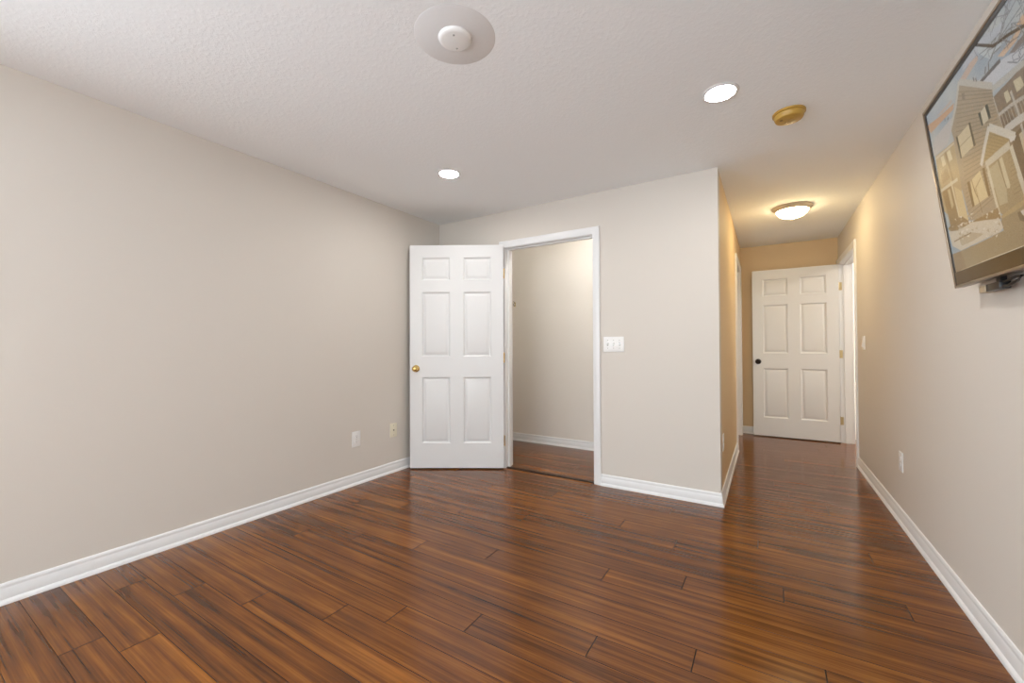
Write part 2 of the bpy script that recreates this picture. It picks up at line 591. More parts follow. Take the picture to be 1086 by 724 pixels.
def six_panel_door(name, loc, rz, w, h, metal, hinge_metal, label, hinge_jamb=True, knob_z=0.915, knob_in=0.056, jamb_dir=None):
    th = 0.035
    root = empty(name, loc, rz)
    tag(root, label, 'door', kind='structure')
    leaf = door_leaf_mesh(w, h, th).build('door_leaf', M['door'], root, 20, loc=(-0.004, -0.004, 0.012))
    prof = [(0, .062), (.012, .0615), (.020, .058), (.0255, .050), (.0265, .043), (.0235, .035), (.016, .029), (.0115, .025), (.0105, .012), (.0105, .0)]
    rose = [(.0105, .0095), (.020, .009), (.0275, .0065), (.0315, .003), (.0325, 0), (0, 0)]
    for s, y in ((-1, -0.004 - th), (1, -0.004)):
        kx = -0.004 - w + knob_in
        k = MB().lathe([(r, s * hh) for r, hh in prof], 40, 'Y').build('knob', M[metal], root, 40, loc=(kx, y, knob_z))
        k['label'] = {'brass': 'round polished brass knob', 'bronze': 'round dark bronze knob'}[metal]
        MB().lathe([(r, s * hh) for r, hh in rose], 40, 'Y').build('rosette', M[metal], k, 40)
    MB().box(-.0052 - w, -.004 - w, -.033, -.010, knob_z - .028, knob_z + .028, .0004, 1).build('latch_plate', M[hinge_metal], root)
    for z in (0.25, 1.01, 1.785):
        hb = MB()
        for q in range(3):
            hb.lathe([(0, z - .0445 + q * .0297), (.0062, z - .0445 + q * .0297), (.0062, z - .0157 + q * .0297), (0, z - .0157 + q * .0297)], 16)
        hb.lathe([(0, z + .0445), (.0045, z + .0455), (.004, z + .050), (0, z + .051)], 14)
        hb.box(-.0042, -.0010, -.031, -.004, z - .0445, z + .0445)       # plate on the leaf's edge
        hg = hb.build('hinge', M[hinge_metal], root, 40)
        if jamb_dir:
            a = jamb_dir - rz
            mb = MB()
            mb.box(0.002, 0.030, -.0012, 0.0012, z - .0445, z + .0445)
            o = mb.build('hinge_plate', M[hinge_metal], hg)
            o.rotation_euler = (0, 0, a)
    return root


six_panel_door('door_1', (-2.0583, 3.1945, 0), R(30.8), 0.856, 2.03, 'brass', 'brass', 'white six-panel closet door swung open against the left corner, brass knob', jamb_dir=R(82))
six_panel_door('door_2', (XR - 0.006, 5.978, 0), R(0.6), 0.850, 2.02, 'bronze', 'old_brass', 'white six-panel door standing open at the end of the hall, dark knob', jamb_dir=R(2))
d3 = MB().box(XH - 0.060 - .035, XH - 0.0605, LY0 + .007, LY1 - .007, 0.010, RZ - .008)
# closed leaf on the left of the hall, six raised panels on its hall side
d3w = LY1 - LY0 - .014
bm3 = door_leaf_mesh(d3w, RZ - .018, .033)
d3.bm.free()
d3o = bm3.build('door_3', M['door'], None, 20, loc=(XH - 0.061 - .033, LY1 - .007, 0.010))
d3o.rotation_euler = (0, 0, R(90))
d3o.location = (XH - 0.061 - .033, LY1 - .007, 0.010)
tag(d3o, 'white closed door set back in the left hall wall', 'door', kind='structure')


# ------------------------------------------------------------------ wall plates and switches (built facing -Y, then turned)
def plate(mb, w, h, d=0.0055):
    mb.box(-w / 2, w / 2, -d, 0, -h / 2, h / 2, 0.0022, 3)


def screw(parent, x, y, z, m='screw'):
    mb = MB().lathe([(0, -.0012), (.0026, -.0010), (.0034, 0)], 16, 'Y', (x, y, z))
    s = mb.build('screw', M[m], parent, 40)
    MB().box(x - .0025, x + .0025, y - .0014, y - .0011, z - .0004, z + .0004).build('slot', M['slot'], s)


def outlet(loc, rz, w, h, label):
    root = empty('power_outlet', loc, rz)
    tag(root, label, 'outlet', 'white duplex outlets low on the walls')
    mb = MB(); plate(mb, w, h)
    mb.build('cover_plate', M['plastic'], root, 35)
    for z in (.0215, -.0215):
        fc = MB().lathe([(.0155, -.0055), (.0155, -.0078), (.0148, -.0084), (0, -.0084)], 32, 'Y', (0, 0, z), 1.0, 0.92).build('receptacle', M['plastic'], root, 35)
        sl = MB()
        sl.box(-.0072, -.0056, -.0087, -.0083, z + .000, z + .0085)
        sl.box(.0056, .0072, -.0087, -.0083, z + .0005, z + .008)
        sl.lathe([(.0024, -.0083), (.0024, -.0087), (0, -.0087)], 12, 'Y', (0, 0, z - .0065))
        sl.build('slots', M['slot'], fc)
    screw(root, 0, -.0055, 0)
    return root


outlet((XL, 2.196, 0.368), R(90), 0.082, 0.124, 'white duplex outlet low on the left wall')
outlet((XR, 3.483, 0.383), R(-90), 0.080, 0.122, 'white duplex outlet on the right wall above the baseboard')
outlet((XH, 3.392, 0.405), R(90), 0.076, 0.122, 'duplex outlet just round the corner, low on the hall wall')

# ivory jack plate beside the left outlet
rt = empty('jack_plate', (XL, 2.588, 0.372), R(90))
tag(rt, 'ivory wall plate with two dark dots, between the white outlet and the closet door', 'wall plate')
mb = MB(); plate(mb, 0.078, 0.122, .0058)
mb.build('cover_plate', M['ivory'], rt, 35)
jk = MB().box(-.011, .011, -.0075, -.0050, -.010, .012, .001, 2).build('jack', M['ivory'], rt, 35)
MB().box(-.006, .006, -.0079, -.0074, -.005, .006).build('socket', M['slot'], jk)
screw(rt, 0, -.0058, .042, 'slot'); screw(rt, 0, -.0058, -.042)

# triple toggle switch beside the closet doorway
sw = empty('triple_light_switch', (-1.0325, YB, 1.1270))
tag(sw, 'wide white three-toggle light switch right of the closet doorway', 'light switch')
mb = MB(); plate(mb, 0.166, 0.120, .006)
mb.build('cover_plate', M['plastic'], sw, 35)
for i, x in enumerate((-.047, 0, .047)):
    cl = MB().box(x - .0062, x + .0062, -.0068, -.0058, -.0135, .0135, .0004, 1).build('toggle_slot', M['screw'], sw)
    dz = (.0095, .0095, -.0095)[i]
    tg = MB()
    tg.prism([(-.0045, 0), (.0045, 0), (.0036, .017), (-.0036, .017)], (x - .0042, -.006, 0), (x + .0042, -.006, 0), (0, 0, 1), (0, -.88, math.copysign(.47, dz)))
    tg.build('toggle', M['plastic'], sw, 35)
    screw(sw, x, -.006, .031); screw(sw, x, -.006, -.031)

# switch on the right wall of the hall
s2 = empty('light_switch', (XR, 4.590, 1.131), R(-90))
tag(s2, 'slim white switch on the right wall near the hall doorway', 'light switch')
mb = MB(); plate(mb, 0.080, 0.116, .008)
mb.build('cover_plate', M['plastic'], s2, 35)
MB().prism([(-.033, 0), (.033, 0), (.033, .0035), (0, .0055), (-.033, .0115)], (-.0165, -.008, 0), (.0165, -.008, 0), (0, 0, 1), (0, -1, 0)).build('rocker', M['plastic'], s2, 20)
screw(s2, 0, -.008, .046); screw(s2, 0, -.008, -.046)

# ------------------------------------------------------------------ hook in the closet
hk = empty('coat_hook', (-2.560, YC, 1.615))
tag(hk, 'small bent metal hook on the closet back wall', 'hook')
MB().box(-.008, .008, -.0025, 0, -.028, .028, .0012, 2).build('back_plate', M['old_brass'], hk, 35)
MB().tube([(0, -.002, -.006), (0, -.016, -.016), (.002, -.030, -.022), (.004, -.040, -.014), (.005, -.043, 0), (.005, -.042, .008)], .0035).build('prong', M['bronze'], hk, 40)
MB().tube([(0, -.002, .012), (0, -.018, .016), (0, -.030, .026), (0, -.033, .036)], .0033).build('prong', M['bronze'], hk, 40)


# ------------------------------------------------------------------ ceiling fixtures
def recessed_light(x, y, label):
    root = empty('recessed_light', (x, y, HC))
    tag(root, label, 'ceiling light', 'round recessed lights in the ceiling')
    MB().lathe([(.066, -.0035), (.069, -.0062), (.080, -.0050), (.0835, -.0015), (.0835, 0), (.066, 0)], 64).build('trim_ring', M['white'], root, 40)
    MB().lathe([(0, -.0042), (.060, -.0040), (.0665, -.0032), (.0665, -.001), (0, -.001)], 64).build('diffuser', M['can'], root, 40)
    return root


a = recessed_light(-.184, 2.267, 'glowing round recessed light nearer the hall and the yellowed detector')
for (x, y, lb) in ((-1.940, 2.286, 'glowing round recessed light above the closet door corner, nearer the left wall'),
                   (-.184, -1.20, 'unseen round recessed light added behind the camera, nearer the right wall'),  # this and the next are added out of view to raise the room's brightness
                   (-1.940, -1.20, 'unseen round recessed light added behind the camera, nearer the left wall')):
    c = copy_tree(a)
    c.location = (x, y, HC)
    c['label'] = lb

# blank cover plate over the old fan box
cp = empty('ceiling_cover_plate', (-1.061, 1.291, HC))
tag(cp, 'round white blank cover plate with two screws in a smooth ceiling circle', 'cover plate')
MB().lathe([(0, -.0165), (.052, -.0160), (.060, -.0135), (.0655, -.0080), (.0668, -.003), (.0668, 0)], 64).build('disc', M['plastic'], cp, 40)
for sx, sy in ((.018, -.032), (-.018, .032)):
    s = MB().lathe([(0, -.0188), (.0030, -.0184), (.0046, -.0160), (0, -.0160)], 18, 'Z', (sx, sy, 0)).build('screw', M['screw'], cp, 40)

# yellowed smoke detector
sd = empty('smoke_detector', (.112, 2.660, HC))
tag(sd, 'yellowed round smoke detector on the ceiling beside the recessed light', 'smoke detector')
MB().lathe([(0, -.010), (.074, -.010), (.076, -.008), (.076, 0)], 64).build('mounting_base', M['yellowed'], sd, 40)
MB().lathe([(.069, -.010), (.0705, -.0135), (.0700, -.016), (.066, -.030), (.0625, -.0365), (.056, -.039), (0, -.0395)], 64).build('housing', M['yellowed'], sd, 40)
v = MB()
for k in range(5):
    v.box(-.006 + .012 * math.cos(k * 1.257) - .0022, -.006 + .012 * math.cos(k * 1.257) + .0022, .022 + .012 * math.sin(k * 1.257) - .0022, .022 + .012 * math.sin(k * 1.257) + .0022, -.0402, -.0388)
v.build('sounder_holes', M['yellowed_dark'], sd)
MB().lathe([(.0075, -.0390), (.0075, -.0405), (.006, -.0412), (0, -.0412)], 20, 'Z', (-.035, -.016, 0)).build('indicator', M['yellowed_dark'], sd, 40)
MB().lathe([(.011, -.0390), (.011, -.0412), (.0095, -.0420), (0, -.0420)], 28, 'Z', (.012, -.012, 0)).build('test_button', M['yellowed'], sd, 40)

# flush hall light: beige pan, frosted dome, finial
fl_ = empty('flush_ceiling_light', (.205, 4.500, HC))
tag(fl_, 'lit frosted dome light on a beige pan on the hall ceiling', 'ceiling light')
MB().lathe([(.152, 0), (.155, -.004), (.155, -.010), (.150, -.016), (.143, -.022), (.136, -.026), (.131, -.033), (.126, -.036), (.110, -.030), (0, -.030)], 72).build('pan', M['nickel'], fl_, 40)
MB().lathe([(.124, -.034), (.122, -.042), (.112, -.058), (.096, -.073), (.074, -.086), (.048, -.0945), (.022, -.0985), (0, -.0995)], 72).build('dome', M['dome'], fl_, 60)
MB().lathe([(0, -.0985), (.011, -.0995), (.012, -.103), (.007, -.106), (.006, -.110), (.0085, -.114), (.006, -.119), (0, -.1205)], 28).build('finial', M['nickel'], fl_, 40)

# bulbs that light the closet and the room off the hall (out of the photograph's view)
cb = empty('closet_light', (-1.32, 3.49, HC))
tag(cb, 'small round light on the closet ceiling, beyond the doorway', 'ceiling light')
MB().lathe([(.058, 0), (.058, -.014), (.050, -.020), (.022, -.024), (.020, -.045), (0, -.045)], 32).build('holder', M['plastic'], cb, 40)
MB().lathe([(.014, -.045), (.018, -.060), (.030, -.082), (.031, -.098), (.022, -.115), (0, -.121)], 32).build('bulb', M['closet_bulb'], cb, 60)
bb = empty('side_room_light', (XR + 1.1, 5.40, HC))
tag(bb, 'round ceiling light in the room off the hall', 'ceiling light')
MB().lathe([(.13, 0), (.13, -.020), (.122, -.028), (0, -.026)], 48).build('pan', M['nickel'], bb, 40)
MB().lathe([(.120, -.028), (.105, -.055), (.070, -.078), (0, -.088)], 48).build('dome', M['bath_bulb'], bb, 60)

# ------------------------------------------------------------------ television, tilted on its wall mount
TW, THH = 1.24, 0.7303
tilt = math.atan2(.6376 - .5514, 2.0603 - 1.3351)
tv = empty('television', (0, 0, 0))
lx, lz = Vector((0, -1, 0)), Vector((-math.sin(tilt), 0, math.cos(tilt)))
ly = lz.cross(lx)
tv.matrix_world = Matrix(((lx.x, ly.x, lz.x, .6376), (lx.y, ly.y, lz.y, 2.3236), (lx.z, ly.z, lz.z, 1.3351), (0, 0, 0, 1)))
tag(tv, 'large flat television showing a townhouse in snow, tilted on the right wall', 'television')
SX0, SX1, SZ0, SZ1 = 0.024, TW - .024, 0.060, 0.706
fr = MB()
fr.box(0, .010, .0, .030, 0, THH, .0015, 2).box(TW - .010, TW, .0, .030, 0, THH, .0015, 2)
fr.box(.010, TW - .010, .0, .030, THH - .010, THH, .0015, 2).box(.010, TW - .010, .0, .030, 0, .010, .0015, 2)
fr.build('frame', M['bronze_frame'], tv, 35)
bz = MB()
bz.box(.010, SX0, .002, .028, .010, THH - .010).box(SX1, TW - .010, .002, .028, .010, THH - .010).box(SX0, SX1, .002, .028, SZ1, THH - .010)
bz.build('bezel', M['black'], tv)
MB().box(SX0, SX1, .0015, .028, .010, SZ0).build('lower_bezel', M['black_gloss'], tv)
MB().box(.02, TW - .02, .028, .046, .02, THH - .02, .006, 3).box(.16, TW - .16, .040, .062, .08, THH - .22, .008, 3).build('back_housing', M['black'], tv, 35)
PIC = [
(0,[(0.396,0.719),(0.511,0.707),(0.644,0.674),(0.633,0.647),(0.528,0.678),(0.381,0.687)],(176,182,190),0),
(0,[(0.007,0.672),(0.119,0.651),(0.232,0.635),(0.279,0.63),(0.265,0.613),(0.159,0.621),(0.039,0.629)],(205,155,115),0),
(0,[(0.109,0.661),(0.216,0.653),(0.266,0.652),(0.267,0.641),(0.172,0.645)],(190,170,155),0),
(0,[(0.703,0.624),(0.735,0.629),(0.791,0.618),(0.82,0.593),(0.758,0.6),(0.705,0.609)],(214,170,130),0),
(0,[(0.591,0.606),(0.665,0.605),(0.705,0.609),(0.725,0.604),(0.69,0.588),(0.618,0.589)],(214,176,145),0),
(0,[(0.351,0.675),(0.437,0.683),(0.487,0.676),(0.487,0.662),(0.389,0.653)],(200,170,150),0),
(0,[(0.5,0.705),(0.573,0.648),(0.631,0.64),(0.632,0.623),(0.552,0.621),(0.497,0.675)],(184,194,196),0),
(0,[(0.008,0.571),(0.075,0.597),(0.232,0.595),(0.254,0.59),(0.217,0.553),(0.165,0.526),(0.028,0.536)],(188,182,176),0),
(0,[(0.448,0.611),(0.53,0.59),(0.609,0.586),(0.681,0.566),(0.804,0.549),(0.789,0.507),(0.717,0.526),(0.536,0.55)],(190,192,196),0),
(1,[(0.473,0.595),(0.601,0.589)],(112,108,106),0.012),
(0,[(0.647,0.579),(0.696,0.584),(0.738,0.582),(0.812,0.57),(0.807,0.556),(0.731,0.565),(0.674,0.566)],(140,130,125),0),
(0,[(0.041,0.531),(0.169,0.519),(0.224,0.515),(0.214,0.341),(0.153,0.223),(0.023,0.31),(0.021,0.406)],(190,163,118),0),
(0,[(0.087,0.507),(0.115,0.506),(0.123,0.466),(0.089,0.469)],(222,204,160),0),
(0,[(0.147,0.503),(0.177,0.501),(0.186,0.462),(0.155,0.464)],(222,204,160),0),
(0,[(0.06,0.453),(0.122,0.451),(0.135,0.41),(0.06,0.411)],(170,140,98),0),
(0,[(0.127,0.516),(0.14,0.516),(0.164,0.39),(0.151,0.39)],(170,140,98),0),
(0,[(0.038,0.526),(0.222,0.511),(0.219,0.505),(0.041,0.517)],(206,190,160),0),
(0,[(0.523,0.517),(0.712,0.514),(0.793,0.516),(0.94,0.503),(0.804,0.08),(0.615,0.132),(0.543,0.421)],(146,126,102),0),
(0,[(0.487,0.547),(0.536,0.548),(0.717,0.526),(0.794,0.519),(0.94,0.503),(0.936,0.49),(0.788,0.502),(0.711,0.509),(0.524,0.532)],(184,180,168),0),
(0,[(0.587,0.499),(0.608,0.496),(0.615,0.467),(0.591,0.466)],(206,190,150),0),
(0,[(0.641,0.503),(0.677,0.497),(0.685,0.466),(0.647,0.467)],(206,190,150),0),
(0,[(0.734,0.496),(0.766,0.494),(0.77,0.467),(0.737,0.469)],(206,190,150),0),
(0,[(0.585,0.493),(0.604,0.492),(0.613,0.464),(0.591,0.465)],(205,190,152),0),
(0,[(0.542,0.444),(0.582,0.447),(0.618,0.406),(0.63,0.402),(0.557,0.404),(0.544,0.41)],(128,110,92),0),
(1,[(0.62,0.486),(0.639,0.396)],(186,178,162),0.01),
(1,[(0.538,0.456),(0.606,0.451),(0.697,0.436)],(186,178,162),0.01),
(1,[(0.526,0.517),(0.544,0.41)],(186,178,162),0.01),
(1,[(0.554,0.454),(0.564,0.404)],(172,162,144),0.0035),
(1,[(0.57,0.453),(0.58,0.403)],(172,162,144),0.0035),
(1,[(0.587,0.451),(0.596,0.402)],(172,162,144),0.0035),
(1,[(0.603,0.45),(0.612,0.401)],(172,162,144),0.0035),
(1,[(0.619,0.449),(0.627,0.401)],(172,162,144),0.0035),
(1,[(0.634,0.448),(0.642,0.4)],(172,162,144),0.0035),
(1,[(0.649,0.447),(0.657,0.399)],(172,162,144),0.0035),
(1,[(0.663,0.445),(0.671,0.398)],(172,162,144),0.0035),
(1,[(0.678,0.444),(0.685,0.397)],(172,162,144),0.0035),
(1,[(0.556,0.401),(0.615,0.398),(0.68,0.391),(0.762,0.384)],(196,190,178),0.022),
(0,[(0.585,0.368),(0.634,0.374),(0.698,0.371),(0.854,0.35),(0.721,-0.056),(0.552,0.083),(0.591,0.215),(0.571,0.285)],(122,102,80),0),
(0,[(0.618,0.361),(0.649,0.36),(0.694,0.359),(0.697,0.318),(0.649,0.306),(0.624,0.302)],(196,180,148),0),
(0,[(0.611,0.24),(0.655,0.253),(0.679,0.215),(0.666,0.177),(0.602,0.198)],(190,176,150),0),
(1,[(0.637,0.382),(0.642,0.324)],(188,180,164),0.01),
(0,[(0.344,0.674),(0.217,0.564),(0.226,0.52),(0.213,0.345),(0.233,0.217),(0.321,0.2),(0.462,0.192),(0.55,0.229),(0.555,0.369),(0.526,0.514),(0.535,0.55)],(172,153,124),0),
(1,[(0.315,0.651),(0.53,0.539)],(150,130,100),0.0026),
(1,[(0.308,0.639),(0.53,0.529)],(150,130,100),0.0026),
(1,[(0.302,0.626),(0.53,0.519)],(150,130,100),0.0026),
(1,[(0.295,0.613),(0.529,0.509)],(150,130,100),0.0026),
(1,[(0.288,0.601),(0.529,0.499)],(150,130,100),0.0026),
(1,[(0.282,0.588),(0.528,0.489)],(150,130,100),0.0026),
(1,[(0.275,0.575),(0.528,0.479)],(150,130,100),0.0026),
(1,[(0.268,0.562),(0.528,0.469)],(150,130,100),0.0026),
(1,[(0.261,0.549),(0.527,0.459)],(150,130,100),0.0026),
(1,[(0.254,0.535),(0.527,0.449)],(150,130,100),0.0026),
(1,[(0.247,0.522),(0.527,0.439)],(150,130,100),0.0026),
(1,[(0.24,0.509),(0.526,0.429)],(150,130,100),0.0026),
(1,[(0.274,0.477),(0.526,0.419)],(150,130,100),0.0026),
(1,[(0.271,0.463),(0.526,0.409)],(150,130,100),0.0026),
(1,[(0.268,0.448),(0.525,0.399)],(150,130,100),0.0026),
(1,[(0.264,0.433),(0.525,0.389)],(150,130,100),0.0026),
(1,[(0.261,0.418),(0.524,0.379)],(150,130,100),0.0026),
(1,[(0.257,0.403),(0.524,0.369)],(150,130,100),0.0026),
(1,[(0.254,0.388),(0.524,0.359)],(150,130,100),0.0026),
(1,[(0.25,0.373),(0.523,0.349)],(150,130,100),0.0026),
(1,[(0.247,0.358),(0.523,0.339)],(150,130,100),0.0026),
(1,[(0.243,0.343),(0.523,0.329)],(150,130,100),0.0026),
(1,[(0.24,0.328),(0.522,0.319)],(150,130,100),0.0026),
(1,[(0.236,0.313),(0.522,0.31)],(150,130,100),0.0026),
(1,[(0.233,0.298),(0.522,0.3)],(150,130,100),0.0026),
(1,[(0.229,0.283),(0.521,0.29)],(150,130,100),0.0026),
(1,[(0.226,0.268),(0.521,0.28)],(150,130,100),0.0026),
(1,[(0.222,0.252),(0.52,0.27)],(150,130,100),0.0026),
(1,[(0.218,0.237),(0.52,0.26)],(150,130,100),0.0026),
(1,[(0.215,0.222),(0.52,0.25)],(150,130,100),0.0026),
(1,[(0.344,0.671),(0.536,0.548)],(190,182,166),0.02),
(1,[(0.342,0.674),(0.29,0.616),(0.215,0.561)],(192,184,168),0.014),
(0,[(0.345,0.63),(0.365,0.621),(0.361,0.598),(0.341,0.606)],(146,128,104),0),
(0,[(0.425,0.518),(0.44,0.515),(0.443,0.471),(0.433,0.471)],(84,92,80),0),
(0,[(0.474,0.519),(0.491,0.516),(0.495,0.469),(0.481,0.471)],(84,92,80),0),
(0,[(0.442,0.515),(0.474,0.517),(0.48,0.472),(0.443,0.471)],(204,190,158),0),
(0,[(0.258,0.515),(0.351,0.517),(0.357,0.439),(0.259,0.437)],(210,190,148),0),
(0,[(0.353,0.521),(0.365,0.518),(0.372,0.435),(0.358,0.437)],(98,92,74),0),
(0,[(0.244,0.521),(0.258,0.515),(0.26,0.435),(0.248,0.439)],(98,92,74),0),
(1,[(0.26,0.478),(0.354,0.477)],(176,156,120),0.004),
(0,[(0.289,0.341),(0.367,0.351),(0.388,0.255),(0.277,0.254)],(216,192,140),0),
(0,[(0.383,0.351),(0.4,0.347),(0.403,0.253),(0.387,0.256)],(122,98,64),0),
(0,[(0.263,0.347),(0.281,0.344),(0.285,0.255),(0.268,0.255)],(130,104,66),0),
(0,[(0.42,0.347),(0.564,0.354),(0.594,0.214),(0.603,0.145),(0.476,0.157),(0.432,0.194),(0.428,0.269)],(172,148,106),0),
(1,[(0.543,0.347),(0.566,0.349)],(156,132,92),0.002),
(1,[(0.542,0.334),(0.569,0.335)],(156,132,92),0.002),
(1,[(0.542,0.321),(0.572,0.322)],(156,132,92),0.002),
(1,[(0.541,0.307),(0.575,0.308)],(156,132,92),0.002),
(1,[(0.54,0.294),(0.578,0.295)],(156,132,92),0.002),
(1,[(0.54,0.281),(0.581,0.281)],(156,132,92),0.002),
(1,[(0.539,0.268),(0.584,0.268)],(156,132,92),0.002),
(1,[(0.539,0.254),(0.586,0.254)],(156,132,92),0.002),
(1,[(0.538,0.241),(0.589,0.241)],(156,132,92),0.002),
(1,[(0.538,0.228),(0.592,0.228)],(156,132,92),0.002),
(1,[(0.537,0.215),(0.595,0.215)],(156,132,92),0.002),
(1,[(0.536,0.202),(0.597,0.202)],(156,132,92),0.002),
(0,[(0.428,0.333),(0.486,0.336),(0.503,0.246),(0.494,0.204),(0.446,0.207)],(188,172,132),0),
(0,[(0.495,0.338),(0.512,0.34),(0.526,0.246),(0.52,0.239),(0.502,0.245)],(206,190,150),0),
(0,[(0.472,0.443),(0.57,0.369),(0.559,0.358),(0.411,0.359),(0.396,0.372)],(176,150,100),0),
(1,[(0.463,0.435),(0.566,0.369)],(160,134,88),0.0025),
(1,[(0.455,0.427),(0.552,0.366)],(160,134,88),0.0025),
(1,[(0.447,0.419),(0.537,0.364)],(160,134,88),0.0025),
(1,[(0.439,0.41),(0.522,0.362)],(160,134,88),0.0025),
(1,[(0.431,0.402),(0.506,0.359)],(160,134,88),0.0025),
(1,[(0.423,0.393),(0.49,0.357)],(160,134,88),0.0025),
(1,[(0.414,0.385),(0.474,0.354)],(160,134,88),0.0025),
(1,[(0.406,0.376),(0.457,0.352)],(160,134,88),0.0025),
(1,[(0.474,0.451),(0.427,0.409),(0.381,0.362)],(206,198,180),0.018),
(1,[(0.474,0.449),(0.598,0.363)],(206,198,180),0.024),
(1,[(0.409,0.353),(0.565,0.354)],(200,188,162),0.022),
(0,[(0.566,0.377),(0.605,0.364),(0.596,0.358),(0.57,0.357)],(208,202,190),0),
(1,[(0.419,0.345),(0.428,0.269)],(206,192,160),0.014),
(1,[(0.418,0.327),(0.435,0.172)],(210,196,164),0.014),
(1,[(0.568,0.348),(0.591,0.215)],(206,194,166),0.018),
(1,[(0.578,0.265),(0.593,0.188)],(206,194,166),0.016),
(1,[(0.486,0.338),(0.503,0.246)],(150,128,90),0.005),
(0,[(0.042,0.386),(0.13,0.382),(0.155,0.238),(0.06,0.239)],(166,134,88),0),
(0,[(0.092,0.376),(0.116,0.372),(0.122,0.306),(0.1,0.296)],(205,182,134),0),
(1,[(0.031,0.391),(0.195,0.382)],(212,198,164),0.012),
(1,[(0.136,0.395),(0.152,0.232)],(218,200,158),0.012),
(0,[(0.156,0.368),(0.21,0.331),(0.22,0.221),(0.149,0.227)],(214,186,132),0),
(0,[(0.028,0.237),(0.126,0.252),(0.172,0.25),(0.23,0.211),(0.337,0.207),(0.432,0.206),(0.439,0.168),(0.278,0.193),(0.072,0.21)],(160,128,84),0),
(0,[(0.439,0.168),(0.505,0.176),(0.591,0.186),(0.686,0.188),(0.639,0.054),(0.542,0.056),(0.382,0.055),(0.13,0.056),(0.109,0.131),(0.277,0.128),(0.44,0.13)],(164,142,104),0),
(0,[(0.442,0.176),(0.538,0.185),(0.595,0.187),(0.589,0.172),(0.502,0.167),(0.444,0.167)],(186,158,106),0),
(0,[(0.035,0.225),(0.121,0.208),(0.243,0.208),(0.33,0.192),(0.429,0.171),(0.444,0.14),(0.413,0.131),(0.279,0.133),(0.11,0.133),(0.041,0.165)],(206,192,168),0),
(0,[(0.11,0.184),(0.228,0.175),(0.312,0.15),(0.215,0.145),(0.125,0.148)],(190,170,138),0),
(0,[(0.026,0.134),(0.109,0.131),(0.13,0.056),(0.025,0.058)],(156,128,92),0),
(0,[(0.55,0.161),(0.576,0.16),(0.676,0.159),(0.667,0.135),(0.568,0.141),(0.552,0.152)],(208,200,184),0),
(0,[(0.534,0.161),(0.55,0.161),(0.566,0.134),(0.563,0.125),(0.539,0.136)],(128,108,82),0),
(1,[(0.033,0.057),(0.299,0.059),(0.543,0.059),(0.671,0.056)],(216,202,174),0.008),
(1,[(0.065,0.177),(0.221,0.176)],(150,120,80),0.004),
(1,[(0.442,0.135),(0.437,0.163)],(150,130,100),0.003),
(1,[(0.619,0.707),(0.594,0.708),(0.588,0.707),(0.538,0.721),(0.505,0.734)],(128,130,134),0.0022),
(1,[(0.814,0.579),(0.816,0.566),(0.811,0.563),(0.803,0.55),(0.791,0.543)],(128,130,134),0.0022),
(1,[(0.761,0.689),(0.759,0.676),(0.739,0.687),(0.743,0.672),(0.738,0.656)],(128,130,134),0.0022),
(1,[(0.726,0.562),(0.706,0.557),(0.686,0.549),(0.693,0.539),(0.661,0.551)],(128,130,134),0.0022),
(1,[(0.809,0.588),(0.803,0.583),(0.792,0.581),(0.772,0.582),(0.761,0.57)],(128,130,134),0.0022),
(1,[(0.718,0.566),(0.719,0.544),(0.715,0.54),(0.716,0.518),(0.722,0.5)],(128,130,134),0.0022),
(1,[(0.763,0.661),(0.765,0.646),(0.744,0.657),(0.745,0.635),(0.71,0.642)],(128,130,134),0.0022),
(1,[(0.691,0.728),(0.663,0.731),(0.671,0.72),(0.664,0.72),(0.662,0.711)],(128,130,134),0.0022),
(1,[(0.763,0.527),(0.748,0.516),(0.728,0.524),(0.722,0.523),(0.693,0.53)],(128,130,134),0.0022),
(1,[(0.741,0.688),(0.703,0.697),(0.676,0.696),(0.683,0.68),(0.666,0.678)],(128,130,134),0.0022),
(1,[(0.726,0.62),(0.715,0.613),(0.722,0.595),(0.704,0.591),(0.677,0.599)],(128,130,134),0.0022),
(1,[(0.807,0.575),(0.8,0.576),(0.783,0.575),(0.748,0.585),(0.744,0.583)],(128,130,134),0.0022),
(1,[(0.729,0.641),(0.725,0.634),(0.72,0.621),(0.684,0.641),(0.676,0.625)],(128,130,134),0.0022),
(1,[(0.628,0.717),(0.619,0.714),(0.595,0.72),(0.57,0.722),(0.54,0.731)],(128,130,134),0.0022),
(1,[(0.786,0.675),(0.775,0.667),(0.755,0.675),(0.757,0.665),(0.729,0.675)],(128,130,134),0.0022),
(1,[(0.765,0.679),(0.744,0.685),(0.747,0.671),(0.752,0.661),(0.73,0.662)],(128,130,134),0.0022),
(1,[(0.79,0.599),(0.768,0.61),(0.758,0.61),(0.757,0.592),(0.73,0.602)],(128,130,134),0.0022),
(1,[(0.763,0.586),(0.765,0.575),(0.736,0.586),(0.737,0.576),(0.717,0.579)],(128,130,134),0.0022),
(1,[(0.678,0.689),(0.687,0.676),(0.643,0.686),(0.646,0.661),(0.623,0.654)],(128,130,134),0.0022),
(1,[(0.811,0.622),(0.807,0.607),(0.802,0.599),(0.781,0.604),(0.759,0.616)],(128,130,134),0.0022),
(1,[(0.729,0.674),(0.733,0.666),(0.737,0.646),(0.742,0.623),(0.746,0.606)],(128,130,134),0.0022),
(1,[(0.535,0.726),(0.496,0.742),(0.488,0.732),(0.458,0.726),(0.447,0.721)],(128,130,134),0.0022),
(1,[(0.604,0.656),(0.584,0.649),(0.559,0.657),(0.541,0.647),(0.499,0.652)],(128,130,134),0.0022),
(1,[(0.781,0.545),(0.785,0.538),(0.777,0.526),(0.745,0.539),(0.72,0.541)],(128,130,134),0.0022),
